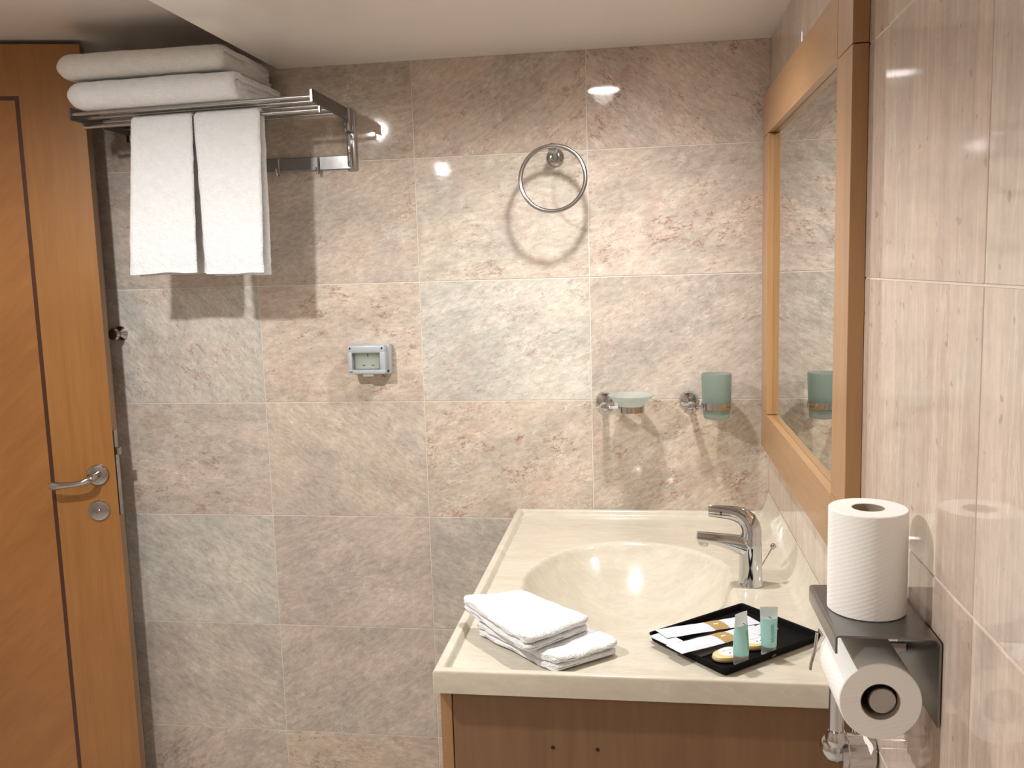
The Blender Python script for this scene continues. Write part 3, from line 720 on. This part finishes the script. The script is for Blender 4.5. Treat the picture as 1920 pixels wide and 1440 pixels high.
for x, z in ((sx0 + .0075, sz1 - .008), (sx1 - .009, sz1 - .008), ):
    build('screw', G().lathe([(.0026, 0), (.0024, .001), (0, .0012)], (x, Y_, z), (0, -1, 0), 14), 'blk', ld_)
build('screw', G().lathe([(.0026, 0), (.0024, .001), (0, .0012)], (sx1 - .0005, -.030, sz0 + .009), (0, -1, 0), 14), 'blk', t)
build('maker_mark', G().box((sx0 + .004, Y_ - .0004, sz0 + .0085), (sx0 + .0125, Y_, sz0 + .0105)), 'blk', ld_, False)
build('lid_catch', G().box((-.142, Y_ + .004, sz0 - .003), (-.114, -.033, sz0 + .005), .002), 'grey', ld_)
pl = build('socket_plate', G().box((-.168, -.034, 1.286), (-.094, -.0305, 1.333), .001), 'sockw', t)
for x, z, a, b_ in ((-.131, 1.322, .0016, .004), (-.142, 1.297, .0035, .0015), (-.119, 1.297, .0035, .0015)):
    build('pin_slot', G().box((x - a, -.0344, z - b_), (x + a, -.0341, z + b_)), 'greyd', pl, False)

# ------------------------------------------------------------------ face cloths on the washbasin
def cloth(corners, z0, th, seed, label, lift=None, layers=2):
    t = []
    c = [Vector((*p, 0)) for p in corners]   # order: u0v0,u1v0,u1v1,u0v1
    g = G()
    def xy(u, v): return c[0] * (1 - u) * (1 - v) + c[1] * u * (1 - v) + c[2] * u * v + c[3] * (1 - u) * v
    lt = th / layers
    for l in range(layers):
        zc = z0 + lt * (l + .5)
        for sgn in (1, -1):
            def fn(u, v, sgn=sgn, zc=zc, l=l):
                uu, vv = 2 * u - 1, 2 * v - 1
                sq = lambda a: math.copysign(1 - (1 - abs(a)) ** 1.6, a)
                u2, v2 = (sq(uu) + 1) / 2, (sq(vv) + 1) / 2
                # rounded corners: pull corners in
                k = (abs(u2 * 2 - 1) ** 8 + abs(v2 * 2 - 1) ** 8) ** (1 / 8); k = max(k, 1)
                u3 = .5 + (u2 - .5) / k ** .8; v3 = .5 + (v2 - .5) / k ** .8
                p = xy(u3, v3); w_ = xy(.5, .5); 
                prof = max(0.0, 1 - (abs(2 * u2 - 1)) ** 14) ** .5 * max(0.0, 1 - (abs(2 * v2 - 1)) ** 14) ** .5
                e = lt * (.60 if l else .5) * prof
                lf = lift(u3, v3) if lift else 0.0
                n1 = nz((p.x, p.y, l), 26, seed) * .0030 + nz((p.x, p.y, l + sgn * .2), 75, seed) * .0013
                z = zc + sgn * e + lf + n1 * (1 if (sgn > 0 or l > 0) else .2)
                rx_ = nz((u * 4, v * 4, l), 2, seed) * .003
                return Vector((p.x + (p.x - w_.x) * .02 * l + rx_, p.y + rx_, z))
            g.grid(44, 44, fn)
    bmx = bmesh.new(); me = bpy.data.meshes.new('x'); me.from_pydata(g.v, [], g.f); bmx.from_mesh(me)
    bmesh.ops.remove_doubles(bmx, verts=bmx.verts[:], dist=.00012); bpy.data.meshes.remove(me)
    g2 = G().bm(bmx)
    return build('face_cloth', g2, 'terry', label=label, cat='cloth', group='face cloths on the washbasin', ang=180)
cloth([(.262, -.770), (.412, -.914), (.508, -.834), (.390, -.715)], ZD + .0015, .024, 4.4, 'lower folded white face cloth flat on the washbasin front edge', layers=2)
def lft(u, v): return .006 * (1 - u) ** 2 * 1.0
cloth([(.234, -.742), (.371, -.908), (.462, -.806), (.340, -.706)], ZD + .0275, .026, 9.7, 'upper folded white face cloth stacked askew on the other cloth', lift=lft, layers=2)

# ------------------------------------------------------------------ amenity tray
ta = math.atan2(.1485, .1687); tc_ = Vector((.6915, -.7660, ZD + .0008)); TX, TY = .2205 / 2, .172 / 2
ux = Vector((math.cos(ta), math.sin(ta), 0)); uy = Vector((-math.sin(ta), math.cos(ta), 0))
def TP(a, b_, h): return tc_ + ux * a + uy * b_ + Vector((0, 0, h))
tr = G(); prof = [(0.010, 0.0), (0.004, .0015), (0.0, .013), (.0012, .0142), (.0035, .013), (.0065, .0035), (.012, .0025)]
V = []; F = []
def loop(inset, h):
    a, b_ = TX - inset, TY - inset; r = max(.001, .006 - inset * .3); out = []
    for qx, qy, a0 in ((1, 1, 0), (-1, 1, PI / 2), (-1, -1, PI), (1, -1, 3 * PI / 2)):
        for k in range(5):
            an = a0 + PI / 2 * k / 4; out.append(TP(qx * (a - r) + r * math.cos(an), qy * (b_ - r) + r * math.sin(an), h))
    return out
for i, h in prof: V += loop(i, h)
nl = 20
for i in range(len(prof) - 1):
    for k in range(nl): q = (k + 1) % nl; F.append((i * nl + k, i * nl + q, (i + 1) * nl + q, (i + 1) * nl + k))
F.append(tuple(range(nl))[::-1]); F.append(tuple((len(prof) - 1) * nl + k for k in range(nl)))
tr.add(V, F)
build('amenity_tray', tr, 'black', label='black lacquered rectangular tray set askew beside the tap', cat='tray', ang=40)
TZ = ZD + .0008 + .0032
def obox(cx_, cy_, z0, lx, ly, h, ang, bev=.0):
    g = G().box((-lx / 2, -ly / 2, 0), (lx / 2, ly / 2, h), bev); c_, s_ = math.cos(ang), math.sin(ang)
    return g.xf(lambda p: (cx_ + p.x * c_ - p.y * s_, cy_ + p.x * s_ + p.y * c_, z0 + p.z))
build('grey_card', obox(.654, -.7820, TZ, .132, .060, .0012, ta), 'cardg', smooth=False, label='flat grey board lying on the tray under the white sachets', cat='card')
def sachet(p0, p1, w_, z0, z1, seed, label, band_at):
    p0, p1 = Vector(p0), Vector(p1); d_ = (p1 - p0); L = d_.length; d_.normalize(); sd = Vector((-d_.y, d_.x, 0))
    t = empty('paper_sachet', (p0.x, p0.y, z0), label, 'sachet', 'white paper sachets on the tray')
    def surf(u, v, off, lo=0, hi=1):
        k = lo + (hi - lo) * u; q = p0 + d_ * (L * k) + sd * (w_ * (v - .5))
        puff = .0026 * (math.sin(PI * v) ** .7) * (min(1, k * 8) * min(1, (1 - k) * 8)) 
        z = z0 + (z1 - z0) * k + .0006 * nz((k * 5, v * 3, 0), 2, seed) + off * puff + off * .00025
        return Vector((q.x, q.y, z))
    g = G().grid(40, 12, lambda u, v: surf(u, v, 1)).grid(40, 12, lambda u, v: surf(u, v, -.3))
    bmx = bmesh.new(); me = bpy.data.meshes.new('x'); me.from_pydata(g.v, [], g.f); bmx.from_mesh(me)
    bmesh.ops.recalc_face_normals(bmx, faces=bmx.faces[:]); bpy.data.meshes.remove(me)
    build('sleeve', G().bm(bmx), 'white', t, ang=180)
    g = G().grid(16, 12, lambda u, v: surf(u, v, 1, band_at[0], band_at[1]) + Vector((0, 0, .0003)))
    gs = [p.copy() for p in g.v]; fs = list(g.f)
    build('printed_band', g, 'gold', t, ang=180)
    for k in (band_at[0] + .06, band_at[0] + .085):
        q = surf(0, .5, 1, k, k); build('printed_dot', G().lathe([(.0022, 0), (.0018, .0003), (0, .0004)], q + Vector((0, 0, .0004)), (0, 0, 1), 12), 'label', t)
    return t
sachet((.5735, -.7885, 0), (.7320, -.6920, 0), .038, ZD + .0185, TZ + .0050, 1.0, 'white paper sachet with gold band at the far side of the tray', (.50, .66))
sachet((.5920, -.8455, 0), (.7380, -.7300, 0), .038, ZD + .0175, TZ + .0050, 2.0, 'white paper sachet with gold band in the middle of the tray', (.48, .64))
build('paper_sleeve', obox(.5815, -.8010, ZD + .0153, .030, .046, .0018, ta, .0006), 'white', smooth=False, label='short white paper packet end overhanging the left corner of the tray', cat='packet')
build('comb_packet', obox(.7420, -.7285, TZ + .0014, .040, .030, .004, ta, .0015), 'white', label='white wrapped packet end behind the standing tubes', cat='packet')
def soap(cx_, cy_, ang, label):
    t = empty('oval_soap', (cx_, cy_, TZ), label, 'soap', 'oval soaps on the tray')
    c_, s_ = math.cos(ang), math.sin(ang); f = lambda p: (cx_ + p.x * c_ - p.y * s_, cy_ + p.x * s_ + p.y * c_, TZ + p.z)
    build('wrapper', G().lathe([(.0, 0), (.026, 0), (.029, .002), (.030, .005), (.0285, .0085), (.025, .0098), (0, .0102)], (0, 0, 0), (0, 0, 1), 40, sx=1.0, sy=.62).xf(f), 'soap', t)
    build('paper_label', G().lathe([(.0195, .0099), (.0193, .0105), (0, .0108)], (.002, 0, 0), (0, 0, 1), 36, sx=1.0, sy=.80).xf(f), 'label', t)
    for dx in (-.003, .004):
        build('printed_mark', G().box((dx - .0014, -.0070, .0106), (dx + .0014, -.0042, .0110)).xf(f), 'ink', t, False)
    build('printed_line', G().box((-.010, .004, .0106), (.010, .0047, .0110)).xf(f), 'cardg', t, False)
soap(.6770, -.8385, ta - .15, 'gold wrapped oval soap behind the left tube on the tray')
soap(.7235, -.7905, ta - .15, 'gold wrapped oval soap between the two tubes on the tray')
def gel(cx_, cy_, rot, label, sc=1.0):
    t = empty('gel_tube', (cx_, cy_, TZ), label, 'tube', 'gel tubes standing on the tray')
    c_, s_ = math.cos(rot), math.sin(rot); f = lambda p: (cx_ + p.x * c_ - p.y * s_, cy_ + p.x * s_ + p.y * c_, TZ + p.z * sc)
    build('cap', G().lathe([(0, 0), (.0108, 0), (.0116, .001), (.0116, .0165), (0, .0165)], (0, 0, 0), (0, 0, 1), 32).xf(f), 'clear', t)
    def body(z0, z1, n_, inset=0):
        V = []; F = []; m_ = 32
        for i in range(n_ + 1):
            z = z0 + (z1 - z0) * i / n_; k = max(0, min(1, (z - .0165) / .0625))
            a = .0119 + .0018 * k - inset; b2 = max(.0009, .0119 * math.cos(k * PI / 2) ** .8 - inset)
            for q in range(m_):
                an = 2 * PI * q / m_; V.append((a * math.cos(an), b2 * math.sin(an), z))
        for i in range(n_):
            for q in range(m_): r_ = (q + 1) % m_; F.append((i * m_ + q, i * m_ + r_, (i + 1) * m_ + r_, (i + 1) * m_ + q))
        F.append(tuple(range(m_))[::-1]); F.append(tuple(n_ * m_ + q for q in range(m_)))
        return G().add(V, F)
    build('tube_body', body(.0168, .0625, 14).xf(f), 'teal', t)
    build('crimped_end', body(.0627, .0815, 6).xf(f), 'clear', t)
    def fr(x, z):
        k = max(0, min(1, (z - .0165) / .0625)); a = .0119 + .0018 * k; b2 = max(.0009, .0119 * math.cos(k * PI / 2) ** .8)
        return -b2 * math.sqrt(max(0, 1 - (x / a) ** 2)) - .0003
    def stroke(pts, r_=.00035): return [Vector((x, fr(x, z), z)) for x, z in pts]
    g = G()
    zz = .028
    for k in range(7):   # blurred upright lettering
        z = .026 + k * .0042
        g.tube(stroke([(.001, z), (.0065, z + .0008), (.0015, z + .0022), (.0065, z + .0030)]), .00035, 6)
    build('printed_lettering', g.xf(f), 'tealink', t)
    g = G().tube(stroke([(-.001, .0665), (.001, .0655), (.0025, .0635)]), .0006, 6)
    build('printed_emblem', g.xf(f), 'ink', t)
gel(.6925, -.8595, .75, 'slim teal gel tube standing at the near side of the tray', 1.0)
gel(.7385, -.8215, .05, 'slim teal gel tube standing nearer the paper holder', .95)

# ------------------------------------------------------------------ toilet paper holder on the right wall
HZ = 1.1490
t = empty('paper_holder', (XW, -1.225, HZ), 'dark steel toilet paper holder with shelf, on the right wall', 'paper holder')
g = G(); th = .0022
# folded sheet: lip, shelf, rounded bend, back plate
path = [(.7400, HZ - .019), (.7400, HZ - .003), (.7412, HZ - .0008), (.7440, HZ)] + [(XW - .010, HZ)] + [(XW - .010 + .0085 * math.sin(a), HZ - .0085 + .0085 * math.cos(a)) for a in [PI / 2 * k / 6 for k in range(1, 7)]] + [(XW - .0015, HZ - .094)]
V = []; F = []; P = [Vector((a, 0, b_)) for a, b_ in path]
for y in (-1.301, -1.152):
    for s_ in (0, -1):
        for i, p in enumerate(P):
            tt = (P[min(i + 1, len(P) - 1)] - P[max(i - 1, 0)]).normalized(); nn = Vector((-tt.z, 0, tt.x))
            q = p + nn * (s_ * th); q.y = y; V.append(q)
m_ = len(P)
for i in range(m_ - 1):
    F += [(i, i + 1, 2 * m_ + i + 1, 2 * m_ + i), (m_ + i, 3 * m_ + i, 3 * m_ + i + 1, m_ + i + 1), (i, m_ + i, m_ + i + 1, i + 1), (2 * m_ + i, 2 * m_ + i + 1, 3 * m_ + i + 1, 3 * m_ + i)]
F += [(0, 2 * m_, 3 * m_, m_), (m_ - 1, 2 * m_ - 1, 4 * m_ - 1, 3 * m_ - 1)]
g.add(V, F); build('folded_plate', g, 'dark', t)
RCX, RCZ = .7850, 1.0795
sp = build('spindle', G().cyl((RCX + .0035, -1.196, RCZ - .002), (RCX + .0035, -1.294, RCZ - .002), .0140, 32, .001), 'satin', t)
build('support_arm', G().tube([(XW - .004, -1.188, RCZ + .012), (.812, -1.1845, RCZ + .010), (RCX, -1.1845, RCZ + .006), (.755, -1.1850, RCZ + .002)], .0040, 12, sec=(1.6, .55)), 'steel', t)
build('clip_tab', G().tube([(.7480, -1.190, RCZ + .024), (.7445, -1.190, RCZ + .030), (.7425, -1.190, RCZ + .026), (.7405, -1.190, RCZ + .006), (.7365, -1.190, RCZ - .010), (.7355, -1.190, RCZ - .017)], .0022, 10, sec=(.7, 1.8)), 'steel', t)
# hanging roll
t = empty('toilet_roll', (RCX, -1.245, RCZ), 'white toilet roll hanging on the holder spindle with torn end', 'toilet roll')
R1 = .0405; ya_, yb_ = -1.1925, -1.3000
def roll(o, d, R, r, L):
    g1 = G().lathe([(r, 0), (R - .001, 0), (R, .001), (R, L - .001), (R - .001, L), (r, L), (r, 0)], o, d, 64)
    g2 = G().lathe([(r - .0008, .0005), (r, .0005), (r, L - .0005), (r - .0008, L - .0005), (r - .0008, .0005)], o, d, 48)
    return g1, g2
g1, g2 = roll((RCX, ya_, RCZ), (0, -1, 0), R1, .0195, ya_ - yb_)
build('paper_winding', g1, 'paper', t); build('cardboard_core', g2, 'card', t)
def tailf(u, v):
    y = ya_ - .001 + (yb_ - ya_ + .002) * u
    a = -.55 - 1.0 * v * 1.25; s_ = v
    # leaves the roll at the lower back and hangs
    x = RCX - .012 + .004 * s_ + .002 * nz((u * 3, v, 0), 2, 3); z = RCZ - R1 * .955 - .018 * s_ - (.004 * nz((u * 9, 0, 0), 3, 5) if v > .9 else 0)
    return Vector((x + .004 * math.sin(3 * s_), y, z))
g = G().grid(28, 8, tailf); g.add([p + Vector((.0005, 0, 0)) for p in g.v[:]], list(g.f)); build('loose_end', g, 'paper', t, ang=180)
# standing roll
t = empty('toilet_roll', (.7875, -1.2230, HZ), 'white embossed toilet roll standing upright on the holder shelf', 'toilet roll')
g1, g2 = roll((.7875, -1.2230, HZ + .0003), (0, 0, 1), .0405, .0170, .1120)
build('paper_winding', g1, 'paper', t); build('cardboard_core', g2, 'card', t)

# ------------------------------------------------------------------ chrome valve and pipe under the holder
VY = -1.05
t = empty('wall_valve', (.84, VY, .89), 'chrome stop valve with upright pipe under the paper holder', 'valve')
build('valve_body', G().lathe([(.020, 0), (.0225, .002), (.0225, .034), (.024, .036), (.024, .043), (0, .0435)], (.8420, VY, .8890), (-1, 0, 0), 40), 'chrome', t)
build('valve_head', G().lathe([(.0001, -.019), (.010, -.0165), (.0165, -.010), (.0190, 0), (.0165, .010), (.010, .0165), (.0001, .019)], (.7920, VY, .8930), (0, 0, 1), 32), 'chrome', t)
build('elbow', G().lathe([(.0001, -.014), (.009, -.011), (.0135, -.004), (.0140, .002), (.0115, .008), (.0105, .012), (0, .012)], (.7930, VY - .006, .9080), (0, 0, 1), 28), 'chrome', t)
build('pipe', G().cyl((.7930, VY - .004, .912), (.7930, VY - .004, 1.02), .0098, 28), 'chrome', t)
build('small_pipe', G().cyl((.8250, VY + .03, .888), (.8250, VY + .03, .925), .0055, 20), 'chrome', t)
